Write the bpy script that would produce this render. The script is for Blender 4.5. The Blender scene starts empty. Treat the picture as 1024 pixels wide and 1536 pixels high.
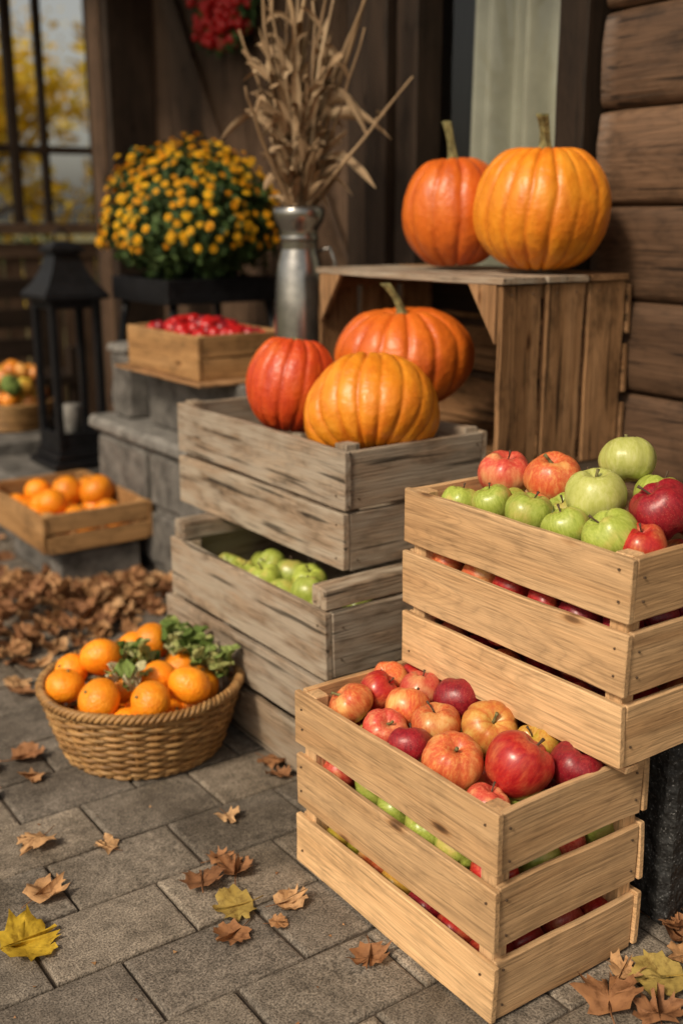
import bpy, math, random
from mathutils import Vector, Matrix, noise
R=random.Random(7)
A=math.radians(35.23); CA,SA=math.cos(A),math.sin(A)
def loc(x,y): return (CA*x+SA*y, -SA*x+CA*y)      # world -> local (t,s)
scene=bpy.context.scene
scene.view_settings.view_transform='Standard'; scene.view_settings.look='None'
scene.view_settings.exposure=0; scene.view_settings.gamma=1
# ------------------------------------------------------------------ materials
def newmat(name):
    m=bpy.data.materials.new(name); m.use_nodes=True
    nt=m.node_tree; b=nt.nodes['Principled BSDF']
    return m,nt,b
def N(nt,t,**k):
    n=nt.nodes.new(t)
    for a,v in k.items(): setattr(n,a,v)
    return n
def L(nt,a,b): nt.links.new(a,b)
def ramp(nt,fac,stops):
    r=nt.nodes.new('ShaderNodeValToRGB'); e=r.color_ramp.elements
    while len(e)<len(stops): e.new(.5)
    for i,(p,c) in enumerate(stops):
        e[i].position=p; e[i].color=(c[0],c[1],c[2],1) if hasattr(c,'__len__') else (c,c,c,1)
    L(nt,fac,r.inputs[0]); return r.outputs[0]
def mix(nt,fac,a,b,mode='MIX'):
    m=nt.nodes.new('ShaderNodeMix'); m.data_type='RGBA'; m.blend_type=mode
    for sock,v in ((m.inputs[0],fac),(m.inputs[6],a),(m.inputs[7],b)):
        if isinstance(v,(int,float)): sock.default_value=v
        elif isinstance(v,tuple): sock.default_value=(v[0],v[1],v[2],1)
        else: L(nt,v,sock)
    return m.outputs[2]
def attr(nt,name): return N(nt,'ShaderNodeAttribute',attribute_name=name)
def mapped(nt,vec,sc):
    mp=nt.nodes.new('ShaderNodeMapping'); mp.inputs['Scale'].default_value=sc; L(nt,vec,mp.inputs['Vector']); return mp.outputs[0]
def noisen(nt,vec,scale,detail=2,rough=.55,dist=0):
    n=nt.nodes.new('ShaderNodeTexNoise'); n.inputs['Scale'].default_value=scale; n.inputs['Detail'].default_value=detail
    n.inputs['Roughness'].default_value=rough; n.inputs['Distortion'].default_value=dist
    if vec is not None: L(nt,vec,n.inputs['Vector'])
    return n.outputs[0]
def vor(nt,vec,scale):
    n=nt.nodes.new('ShaderNodeTexVoronoi'); n.inputs['Scale'].default_value=scale; L(nt,vec,n.inputs['Vector']); return n.outputs['Distance']
def bump(nt,b,h,strength=.3,dist=.01):
    n=nt.nodes.new('ShaderNodeBump'); n.inputs['Strength'].default_value=strength; n.inputs['Distance'].default_value=dist
    L(nt,h,n.inputs['Height']); L(nt,n.outputs[0],b.inputs['Normal'])
def wood(name,dark,mid,light,rough=.6,gs=1.0,stain=.4,grain=.6,bs=.35,spec=.3,grey=None,crack=0):
    m,nt,b=newmat(name); g=attr(nt,'gco').outputs['Vector']; rn=attr(nt,'rnd').outputs['Fac']
    n1=noisen(nt,mapped(nt,g,(7.0*gs,190*gs,190*gs)),1.0,2,.72,.2)
    w=noisen(nt,mapped(nt,g,(1.5*gs,15*gs,15*gs)),1.0,1,.4,.9)
    mm=N(nt,'ShaderNodeMath',operation='MULTIPLY'); L(nt,w,mm.inputs[0]); mm.inputs[1].default_value=20
    fr=N(nt,'ShaderNodeMath',operation='PINGPONG'); L(nt,mm.outputs[0],fr.inputs[0]); fr.inputs[1].default_value=.5
    c=ramp(nt,w,[(.32,dark),(.46,mid),(.64,light)]) 
    c=mix(nt,.5,c,mid)
    c=mix(nt,.9,c,ramp(nt,n1,[(.30,.62),(.48,.96),(.7,1.14)]),'MULTIPLY')
    rings=ramp(nt,fr.outputs[0],[(0,.62),(.08,.84),(.25,.97),(.5,1.05)])
    c=mix(nt,grain,c,rings,'MULTIPLY')
    kd=vor(nt,mapped(nt,g,(4.5,14,9)),1.0); kn=ramp(nt,kd,[(.03,(.16,.12,.10)),(.07,(.42,.34,.28)),(.09,(.78,.7,.62)),(.14,1.0)])
    c=mix(nt,.95,c,kn,'MULTIPLY')
    n3=noisen(nt,mapped(nt,g,(9,15,15)),1.0,3,.74)
    c=mix(nt,1.0,c,ramp(nt,n3,[(.28,1-stain),(.5,1.0),(.75,1+stain*.2)]),'MULTIPLY')
    if grey:
        n4=noisen(nt,mapped(nt,g,(5,22,22)),1.3,2,.65); c=mix(nt,ramp(nt,n4,[(.40,0.0),(.62,.9)]),c,grey)
    if crack:
        n5=noisen(nt,mapped(nt,g,(3.5,70,70)),1.0,1,.5); c=mix(nt,1.0,c,ramp(nt,n5,[(.30,.28),(.345,.8),(.37,1.0)]),'MULTIPLY')
    rr=ramp(nt,rn,[(0,(.78,.75,.71)),(.5,(.94,.93,.92)),(1,(1.14,1.11,1.05))]); c=mix(nt,1.0,c,rr,'MULTIPLY')
    L(nt,c,b.inputs['Base Color']); b.inputs['Roughness'].default_value=rough; b.inputs['Specular IOR Level'].default_value=spec
    bump(nt,b,n1,bs,.003)
    return m
M={}
M['pine']=wood('pine_wood',(.45,.25,.115),(.61,.385,.20),(.71,.48,.27),.6,1,.28,.5,.45,.3,None,0)
M['weath']=wood('weathered_wood',(.17,.12,.08),(.32,.235,.165),(.45,.36,.265),.85,1.1,.6,.65,.9,.15,(.37,.315,.25),1)
M['brownw']=wood('aged_brown_wood',(.14,.07,.03),(.30,.165,.078),(.44,.26,.135),.7,1,.6,.65,.7,.2,None,1)
M['orangew']=wood('honey_wood',(.22,.11,.04),(.41,.225,.09),(.51,.30,.135),.6,1,.5,.5,.4)
M['log']=wood('log_wood',(.05,.027,.016),(.105,.060,.035),(.17,.10,.06),.55,.55,.5,.65,.8,.35,None,1)
M['darkw']=wood('dark_wood',(.012,.008,.0055),(.026,.0165,.011),(.048,.030,.02),.65,.6,.4,.4,.4,.2)
M['plankw']=wood('plank_wall_wood',(.05,.03,.018),(.10,.062,.040),(.145,.092,.06),.65,.6,.45,.5,.4,.2)
def simple(name,col,rough=.5,metal=0,spec=.5,nscale=0,var=.3,bs=0):
    m,nt,b=newmat(name); b.inputs['Roughness'].default_value=rough; b.inputs['Metallic'].default_value=metal; b.inputs['Specular IOR Level'].default_value=spec
    if nscale:
        tc=nt.nodes.new('ShaderNodeTexCoord'); n=noisen(nt,tc.outputs['Object'],nscale,4,.7)
        c=ramp(nt,n,[(.3,tuple(x*(1-var) for x in col)),(.7,tuple(min(1,x*(1+var)) for x in col))]); L(nt,c,b.inputs['Base Color'])
        if bs: bump(nt,b,n,bs,.01)
    else: b.inputs['Base Color'].default_value=(*col,1)
    return m
M['nail']=simple('nail_steel',(.13,.09,.06),.5,.5)
M['black']=simple('black_iron',(.012,.012,.014),.45,.4,.4,30,.4)
M['stone']=simple('concrete_stone',(.115,.106,.096),.9,0,.2,14,.6,.8)
M['stonew']=simple('pale_stone',(.18,.17,.155),.9,0,.2,18,.5,.7)
M['earth']=simple('joint_sand',(.075,.06,.047),1,0,.1,30,.4,.5)
M['jug']=simple('galvanised_metal',(.36,.35,.33),.22,.92,.5,9,.45)
M['stemg']=simple('stem_green',(.17,.15,.06),.75,0,.3,60,.6,.6)
M['stemb']=simple('apple_stem',(.07,.04,.02),.7)
def granite():
    m,nt,b=newmat('dark_granite'); tc=nt.nodes.new('ShaderNodeTexCoord'); n=noisen(nt,tc.outputs['Object'],220,2,.7)
    L(nt,ramp(nt,n,[(.5,.012),(.62,.03),(.72,.22)]),b.inputs['Base Color']); b.inputs['Roughness'].default_value=.7; bump(nt,b,noisen(nt,tc.outputs['Object'],25,3),.8,.03); return m
M['granite']=granite()
def paver():
    m,nt,b=newmat('concrete_paver'); tc=nt.nodes.new('ShaderNodeTexCoord'); o=tc.outputs['Object']; rn=attr(nt,'rnd').outputs['Fac']
    n1=noisen(nt,o,5,3,.65); n2=noisen(nt,o,300,1,.7); n3=noisen(nt,o,38,3,.75); n4=noisen(nt,o,2.3,3,.72,.5)
    c=ramp(nt,n1,[(.3,(.150,.128,.106)),(.7,(.262,.228,.192))])
    c=mix(nt,.85,c,ramp(nt,n2,[(.32,.36),(.5,1.0),(.72,1.65)]),'MULTIPLY')
    c=mix(nt,.95,c,ramp(nt,n3,[(.3,.55),(.62,1.1)]),'MULTIPLY')
    c=mix(nt,1.0,c,ramp(nt,n4,[(.36,(.58,.56,.53)),(.54,1.0)]),'MULTIPLY')
    c=mix(nt,1.0,c,ramp(nt,rn,[(0,(.74,.72,.71)),(.5,(.95,.94,.92)),(1,(1.2,1.15,1.07))]),'MULTIPLY')
    L(nt,c,b.inputs['Base Color']); b.inputs['Roughness'].default_value=.8; b.inputs['Specular IOR Level'].default_value=.25
    bump(nt,b,mix(nt,.5,n2,n3),.8,.004); return m
M['paver']=paver()
def ground():
    m,nt,b=newmat('grass_ground'); tc=nt.nodes.new('ShaderNodeTexCoord'); o=tc.outputs['Object']
    L(nt,ramp(nt,noisen(nt,o,3,6,.7),[(.35,(.06,.07,.02)),(.55,(.14,.12,.04)),(.7,(.30,.19,.05))]),b.inputs['Base Color']); b.inputs['Roughness'].default_value=1; return m
M['ground']=ground()
def fruit(name,stops,stops2=None,speck=0,speckc=(.6,.4,.25),rough=.32,coat=.15,groove=None,ss=(9,9,2.2),bs=.05,sps=26,gmax=1.0,thr=(.42,.6)):
    m,nt,b=newmat(name); g=attr(nt,'gco').outputs['Vector']; rn=attr(nt,'rnd').outputs['Fac']
    n1=noisen(nt,mapped(nt,g,ss),1,3,.65); c=ramp(nt,n1,stops)
    if stops2:
        n2=noisen(nt,g,1.0,1,.5); c=mix(nt,ramp(nt,n2,[(thr[0],0.0),(thr[1],1.0)]),c,ramp(nt,n1,stops2))
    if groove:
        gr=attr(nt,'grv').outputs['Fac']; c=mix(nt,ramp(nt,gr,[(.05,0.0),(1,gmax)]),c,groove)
    if speck:
        d=vor(nt,g,sps); c=mix(nt,ramp(nt,d,[(.10,float(speck)),(.2,0.0)]),c,speckc)
    c=mix(nt,1.0,c,ramp(nt,rn,[(0,(.80,.80,.80)),(1,(1.15,1.12,1.08))]),'MULTIPLY')
    L(nt,c,b.inputs['Base Color']); b.inputs['Roughness'].default_value=rough; b.inputs['Coat Weight'].default_value=coat; b.inputs['Coat Roughness'].default_value=.25; b.inputs['Specular IOR Level'].default_value=.45
    bump(nt,b,noisen(nt,g,9,1,.6),bs,.01)
    return m
PK=((4,4,1.6),.22,16,.5)
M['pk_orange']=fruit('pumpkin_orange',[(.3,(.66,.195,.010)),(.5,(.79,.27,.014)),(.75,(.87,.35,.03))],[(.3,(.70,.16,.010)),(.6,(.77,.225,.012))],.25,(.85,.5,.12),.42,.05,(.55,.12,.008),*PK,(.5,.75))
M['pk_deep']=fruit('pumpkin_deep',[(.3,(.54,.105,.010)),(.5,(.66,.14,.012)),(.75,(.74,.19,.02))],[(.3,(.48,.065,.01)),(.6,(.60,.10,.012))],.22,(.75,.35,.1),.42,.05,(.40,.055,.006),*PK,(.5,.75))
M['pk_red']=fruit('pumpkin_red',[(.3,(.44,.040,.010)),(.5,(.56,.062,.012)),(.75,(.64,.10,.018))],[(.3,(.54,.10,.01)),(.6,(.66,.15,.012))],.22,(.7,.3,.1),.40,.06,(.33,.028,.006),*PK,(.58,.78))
RD=[(.3,(.34,.010,.014)),(.55,(.48,.025,.020)),(.8,(.56,.09,.04))]
M['ap_red']=fruit('apple_red',RD,[(.3,(.42,.04,.02)),(.6,(.58,.16,.06)),(.8,(.62,.28,.10))],.3,(.65,.35,.18),.30,.12,bs=.02,thr=(.52,.72))
M['ap_dark']=fruit('apple_dark_red',[(.3,(.15,.005,.012)),(.55,(.27,.011,.020)),(.8,(.36,.03,.03))],None,.9,(.58,.25,.16),.38,.05,sps=20)
M['ap_blush']=fruit('apple_blush',[(.25,(.50,.055,.025)),(.5,(.62,.14,.045)),(.7,(.70,.28,.09))],[(.25,(.66,.24,.06)),(.5,(.74,.38,.12)),(.8,(.76,.48,.2))],.45,(.8,.55,.3),.34,.1,(.48,.06,.03),bs=.03,gmax=.3,thr=(.5,.68))
M['ap_pink']=fruit('apple_pink',[(.25,(.44,.03,.03)),(.5,(.56,.08,.05)),(.8,(.66,.22,.12))],[(.25,(.6,.18,.07)),(.6,(.70,.36,.16)),(.8,(.72,.46,.22))],.4,(.78,.5,.3),.32,.1,(.42,.04,.03),bs=.03,gmax=.25,thr=(.54,.7))
M['ap_yel']=fruit('apple_gold',[(.25,(.62,.24,.045)),(.5,(.73,.39,.09)),(.8,(.78,.54,.18))],[(.3,(.60,.15,.035)),(.7,(.70,.32,.07))],.3,(.5,.25,.1),.38,.08,(.55,.13,.03),gmax=.7)
M['ap_green']=fruit('apple_green',[(.25,(.22,.28,.035)),(.5,(.35,.42,.07)),(.8,(.47,.53,.13))],[(.3,(.42,.40,.08)),(.7,(.56,.42,.14))],.4,(.58,.62,.3),.32,.1,bs=.03,thr=(.54,.74))
M['ap_pale']=fruit('apple_pale_green',[(.25,(.42,.44,.09)),(.5,(.52,.54,.15)),(.8,(.62,.62,.25))],None,.2,(.6,.6,.3),.38,.08,(.40,.43,.09),gmax=.35)
M['ap_yg']=fruit('apple_yellow_green',[(.25,(.42,.40,.03)),(.5,(.56,.50,.05)),(.8,(.64,.54,.08))],[(.3,(.5,.2,.03)),(.7,(.6,.4,.07))],.3,(.5,.4,.1),.32,.1)
M['mand']=fruit('mandarin_peel',[(.3,(.82,.23,.008)),(.6,(.91,.315,.012)),(.8,(.94,.39,.03))],None,.45,(.74,.22,.005),.38,.06,None,(3,3,3),.3,34)
def leafm(name,stops,rough=.7,trans=.25):
    m,nt,b=newmat(name); rn=attr(nt,'rnd').outputs['Fac']; g=attr(nt,'gco').outputs['Vector']
    c=ramp(nt,rn,stops); n=noisen(nt,g,3.2,3,.72); c=mix(nt,.85,c,ramp(nt,n,[(.32,(.40,.33,.28)),(.5,(.92,.9,.88)),(.7,(1.15,1.12,1.0))]),'MULTIPLY')
    L(nt,c,b.inputs['Base Color']); b.inputs['Roughness'].default_value=rough; b.inputs['Specular IOR Level'].default_value=.25
    if trans:
        tr=nt.nodes.new('ShaderNodeBsdfTranslucent'); L(nt,c,tr.inputs[0]); mx=nt.nodes.new('ShaderNodeMixShader'); mx.inputs[0].default_value=trans
        L(nt,b.outputs[0],mx.inputs[1]); L(nt,tr.outputs[0],mx.inputs[2]); L(nt,mx.outputs[0],nt.nodes['Material Output'].inputs[0])
    return m
M['leafb']=leafm('dry_leaf',[(0,(.19,.085,.04)),(.35,(.36,.175,.08)),(.65,(.50,.28,.13)),(1,(.60,.38,.20))],.7,.12)
M['leafy']=leafm('yellow_leaf',[(0,(.60,.40,.03)),(.5,(.68,.46,.045)),(1,(.5,.4,.08))])
M['leafyg']=leafm('yellowgreen_leaf',[(0,(.42,.27,.05)),(.5,(.46,.34,.10)),(1,(.3,.32,.06))])
M['leafg']=leafm('green_foliage',[(0,(.020,.042,.012)),(.6,(.04,.08,.02)),(1,(.08,.13,.035))],.7,0)
M['kale']=leafm('herb_leaf',[(0,(.07,.13,.02)),(.45,(.20,.28,.07)),(.8,(.45,.48,.18)),(1,(.56,.52,.34))],.7,.15)
M['mumf']=leafm('mum_petal',[(0,(.68,.30,.006)),(.5,(.80,.43,.010)),(1,(.86,.54,.02))],.6,0)
M['mumc']=simple('mum_centre',(.66,.34,.012),.8)
M['corn']=leafm('dry_corn',[(0,(.17,.105,.055)),(.5,(.35,.24,.14)),(1,(.52,.39,.25))],.75,0)
M['gardeny']=leafm('autumn_foliage',[(0,(.40,.24,.01)),(.5,(.68,.44,.02)),(1,(.75,.6,.08))],.7,.45)
M['bark']=simple('bark',(.06,.045,.035),.9,0,.2,20,.4,.5)
M['berry']=simple('berry_red',(.44,.010,.012),.3,0,.5)
M['wick']=wood('wicker',(.18,.085,.025),(.36,.195,.07),(.52,.32,.13),.5,1.5,.5,.3,.3,.35)
M['curt']=simple('curtain_cloth',(.27,.275,.215),.9,0,.1,6,.15)
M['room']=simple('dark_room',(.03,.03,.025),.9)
def glass():
    m,nt,b=newmat('window_glass'); out=nt.nodes['Material Output']
    t=nt.nodes.new('ShaderNodeBsdfTransparent'); gl=nt.nodes.new('ShaderNodeBsdfGlossy'); gl.inputs['Roughness'].default_value=.05
    mx=nt.nodes.new('ShaderNodeMixShader'); mx.inputs[0].default_value=.08; L(nt,t.outputs[0],mx.inputs[1]); L(nt,gl.outputs[0],mx.inputs[2]); L(nt,mx.outputs[0],out.inputs[0]); return m
M['glass']=glass()
# ------------------------------------------------------------------ mesh builder
class MB:
    def __init__(s): s.v=[];s.f=[];s.m=[];s.g=[];s.r=[];s.gr=[];s.mats=[];s.sm=[]
    def mi(s,mat):
        if mat not in s.mats: s.mats.append(mat)
        return s.mats.index(mat)
    def add(s,vs,fs,mat,g=None,rnd=.5,grv=None,smooth=True):
        o=len(s.v); i=s.mi(mat); s.v+= [tuple(v) for v in vs]; s.f+=[tuple(o+k for k in f) for f in fs]; s.m+=[i]*len(fs); s.sm+=[smooth]*len(fs)
        s.g+= [tuple(x) for x in (g if g is not None else vs)]; s.r+=[rnd]*len(vs) if isinstance(rnd,float) else rnd; s.gr+= grv if grv else [0.0]*len(vs)
    def obj(s,name,parent=None,rot=True):
        me=bpy.data.meshes.new(name); me.from_pydata(s.v,[],s.f); me.update()
        for m in s.mats: me.materials.append(M[m])
        me.polygons.foreach_set('material_index',s.m); me.polygons.foreach_set('use_smooth',s.sm)
        a=me.attributes.new('gco','FLOAT_VECTOR','POINT'); a.data.foreach_set('vector',[c for v in s.g for c in v])
        a=me.attributes.new('rnd','FLOAT','POINT'); a.data.foreach_set('value',s.r)
        a=me.attributes.new('grv','FLOAT','POINT'); a.data.foreach_set('value',s.gr)
        o=bpy.data.objects.new(name,me); scene.collection.objects.link(o)
        if parent: o.parent=parent
        elif rot: o.rotation_euler=(0,0,A)
        return o
def empty(name,rot=True):
    e=bpy.data.objects.new(name,None); scene.collection.objects.link(e)
    if rot: e.rotation_euler=(0,0,A)
    return e
def nz(p,sc=1.0): return noise.noise(Vector(p)*sc)
def plank(mb,c,size,mat,ch=.0018,jit=.0018,rot=None,rnd=None,n=12,warp=.0028):
    ax=max(range(3),key=lambda i:size[i]); o1,o2=[i for i in range(3) if i!=ax]
    if size[o1]<size[o2]: o1,o2=o2,o1
    Ln,W,T=size[ax],size[o1],size[o2]; ch=min(ch,T*.3)
    sec=[(-W/2+ch,-T/2),(0,-T/2),(W/2-ch,-T/2),(W/2,-T/2+ch),(W/2,T/2-ch),(W/2-ch,T/2),(0,T/2),(-W/2+ch,T/2),(-W/2,T/2-ch),(-W/2,-T/2+ch)]
    xs=[-Ln/2,-Ln/2+ch]+[-Ln/2+Ln*i/n for i in range(1,n)]+[Ln/2-ch,Ln/2]
    off=(R.uniform(-40,40),R.uniform(-40,40),R.uniform(-40,40)); sd=R.uniform(0,99); rnd=R.random() if rnd is None else rnd
    vs=[];g=[]; k=len(sec)
    wa=R.uniform(-warp,warp); wb=R.uniform(-warp,warp)*.5; ea=R.uniform(-.002,.002); eb=R.uniform(-.002,.002)
    for i,x in enumerate(xs):
        end=(i==0 or i==len(xs)-1)
        for (w,t) in sec:
            if end: w*=1-2*ch/W*.8; t*=1-2*ch/T*.8
            dw=nz((x*12+sd,w*30,0))*jit*(1 if abs(w)>W*.3 else .3); dt=nz((x*9,sd+w*20,t*5))*jit*.7
            p=[0,0,0]; u=2*x/Ln
            p[ax]=x+((ea if x<0 else eb)*2*w/W if abs(u)>.9 else 0); p[o1]=w+(dw if w>0 else -dw)+wb*(1-u*u); p[o2]=t+dt+wa*(1-u*u)
            vs.append(p); g.append((x+off[0],w+off[1],t+off[2]))
    fs=[]
    for i in range(len(xs)-1):
        for j in range(k): a=i*k+j;b=i*k+(j+1)%k; fs.append((a,b,b+k,a+k))
    fs.append(tuple(range(k-1,-1,-1))); fs.append(tuple((len(xs)-1)*k+j for j in range(k)))
    if rot is not None: vs=[tuple(rot@Vector(p)) for p in vs]
    par=(ax,o1,o2) in ((0,1,2),(1,2,0),(2,0,1))
    vs=[(p[0]+c[0],p[1]+c[1],p[2]+c[2]) for p in vs]
    if not par: fs=[tuple(reversed(f)) for f in fs]
    mb.add(vs,fs,mat,g,float(rnd),None,False)
def block(mb,c,size,mat,ch=.01,jit=.009): plank(mb,c,size,mat,ch,jit,n=12,warp=0)
def nail(mb,p,axis,r=.0019):
    if R.random()<.3: return
    vs=[];n=8
    e=[Vector((1,0,0)),Vector((0,1,0)),Vector((0,0,1))]; a=e[axis]; b=e[(axis+1)%3]; c=e[(axis+2)%3]; P=Vector(p)
    for q,rr in ((-.0014,r),(.0008,r),):
        for i in range(n): t=2*math.pi*i/n; vs.append(P+a*q+b*rr*math.cos(t)+c*rr*math.sin(t))
    fs=[(i,(i+1)%n,n+(i+1)%n,n+i) for i in range(n)]+[tuple(range(n-1,-1,-1)),tuple(range(n,2*n))]
    mb.add(vs,fs,'nail',rnd=.5,smooth=False)
def tube(mb,pts,rad,mat,n=6,rnd=None,gscale=1,caps=True):
    pts=[Vector(p) for p in pts]; vs=[];g=[]; m=len(pts); rnd=R.random() if rnd is None else rnd; up=Vector((.13,.27,.95)).normalized(); ln=0; o=R.uniform(-30,30)
    if not hasattr(rad,'__len__'): rad=[rad]*m
    side=None
    for i,p in enumerate(pts):
        d=(pts[min(i+1,m-1)]-pts[max(i-1,0)]).normalized()
        if side is None: side=d.cross(up if abs(d.dot(up))<.95 else Vector((1,0,0))).normalized()
        else: side=(side-d*side.dot(d)).normalized()
        b=d.cross(side)
        if i: ln+=(p-pts[i-1]).length
        for j in range(n):
            t=2*math.pi*j/n; vs.append(p+(side*math.cos(t)+b*math.sin(t))*rad[i]); g.append((ln*gscale+o,math.cos(t)*rad[i]+o,math.sin(t)*rad[i]))
    fs=[(i*n+j,i*n+(j+1)%n,(i+1)*n+(j+1)%n,(i+1)*n+j) for i in range(m-1) for j in range(n)]
    if caps: fs+=[tuple(range(n-1,-1,-1)),tuple((m-1)*n+j for j in range(n))]
    mb.add(vs,fs,mat,g,float(rnd))
def lathe(mb,c,prof,mat,n=28,rnd=.5):
    vs=[];m=len(prof)
    for (r,z) in prof:
        for j in range(n): t=2*math.pi*j/n; vs.append((c[0]+r*math.cos(t),c[1]+r*math.sin(t),c[2]+z))
    fs=[(i*n+j,i*n+(j+1)%n,(i+1)*n+(j+1)%n,(i+1)*n+j) for i in range(m-1) for j in range(n)]
    mb.add(vs,fs,mat,None,rnd)
# ------------------------------------------------------------------ crate
def crate(mb,t0,t1,s0,s1,z0,z1,mat,ns=3,gap=.018,th=.011,post=.026,ptop=0.0,floor=True,nails=True):
    h=(z1-z0-gap*(ns-1))/ns
    for i in range(ns):
        zc=z0+h/2+i*(h+gap)
        for (tc,sgn) in ((t0+th/2,-1),(t1-th/2,1)):
            e0=R.uniform(-.004,.004);e1=R.uniform(-.004,.004)
            plank(mb,(tc+R.uniform(-.001,.001),(s0+s1)/2+(e0+e1)/2,zc+R.uniform(-.003,.003)),(th,s1-s0+e1-e0,h+R.uniform(-.004,.001)),mat,rot=Matrix.Rotation(R.uniform(-.006,.006),3,'X'))
            if nails:
                for ss in (s0+post*.7,s1-post*.7):
                    for dz in (-h*.25,h*.25): nail(mb,(tc+sgn*(th/2+.0012),ss+R.uniform(-.004,.004),zc+dz+R.uniform(-.008,.008)),0)
        for (sc,sgn) in ((s0+th/2+.002,-1),(s1-th/2-.002,1)):
            plank(mb,((t0+t1)/2,sc,zc+R.uniform(-.003,.003)),(t1-t0-2*th-.002,th,h+R.uniform(-.004,.001)),mat,rot=Matrix.Rotation(R.uniform(-.006,.006),3,'Y'))
            if nails:
                for tt in (t0+th+post*.55,t1-th-post*.55):
                    for dz in (-h*.25,h*.25): nail(mb,(tt+R.uniform(-.003,.003),sc+sgn*(th/2+.0012),zc+dz+R.uniform(-.008,.008)),1)
    for tc in (t0+th+post/2+.001,t1-th-post/2-.001):
        for sc in (s0+th+post/2+.003,s1-th-post/2-.003):
            plank(mb,(tc,sc,(z0+z1+ptop)/2+.001),(post,post*1.15,z1-z0+ptop-.006),mat,n=4)
    if floor:
        w=(s1-s0-2*th)/5
        for i in range(5):
            plank(mb,((t0+t1)/2,s0+th+w*(i+.5),z0+.008),(t1-t0-2*th-.004,w-.01,.009),mat)
# ------------------------------------------------------------------ fruit
def apple(mb,c,r,mat,ribs=0,tilt=(0,0),stem=True,flat=.9,pumpk=False,seg=32,rings=20,rd=.045):
    vs=[];g=[];gr=[]; rz=R.uniform(0,6.28); off=Vector((R.uniform(-20,20),R.uniform(-20,20),R.uniform(-20,20)))
    rot=Matrix.Rotation(tilt[0],3,'X')@Matrix.Rotation(tilt[1],3,'Y')@Matrix.Rotation(rz,3,'Z')
    lob=5; la=.03 if not ribs else 0; ph0=R.uniform(0,6); sq=R.uniform(.92,1.05)
    if ribs: seg=ribs*6
    for i in range(rings+1):
        ph=math.pi*i/rings; sr=math.sin(ph); cz=math.cos(ph)
        for j in range(seg):
            th=2*math.pi*j/seg
            rho=sr**.86 if sr>1e-6 else 0
            z=cz*flat*sq; 
            if not ribs: rho*=1+.09*cz
            z-= (.34 if cz>0 else -.15)*math.exp(-(rho/.28)**2)
            k=1+la*math.cos(lob*th+ph0)*(.3+abs(cz)); gv=0
            if ribs:
                q=abs(math.sin(ribs*th/2)); gv=(1-q)**2; k*=1-rd*gv*sr*(.6+.8*abs(math.sin(th*1.7+ph0)))
            k*=1+.07*nz((math.cos(th)+ph0,math.sin(th),cz),1.1)
            p=Vector((rho*k*math.cos(th),rho*k*math.sin(th),z*k)); 
            vs.append(rot@(p*r)+Vector(c)); g.append(p+off); gr.append(gv)
    fs=[]
    for i in range(rings):
        for j in range(seg): a=i*seg+j;b=i*seg+(j+1)%seg; fs.append((a,a+seg,b+seg,b))
    mb.add(vs,fs,mat,g,R.random(),gr)
    if stem:
        b=Vector((0,0,.55*flat)); d=Vector((R.uniform(-.25,.25),R.uniform(-.25,.25),.55 if not pumpk else .42))
        pts=[rot@((b+d*t+Vector((.08*t*t,0,0)))*r)+Vector(c) for t in (0,.35,.7,1)]
        tube(mb,pts,[r*.045,r*.035,r*.035,r*.06] if not pumpk else [r*.10,r*.06,r*.05,r*.07],'stemb' if not pumpk else 'stemg',6)
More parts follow.
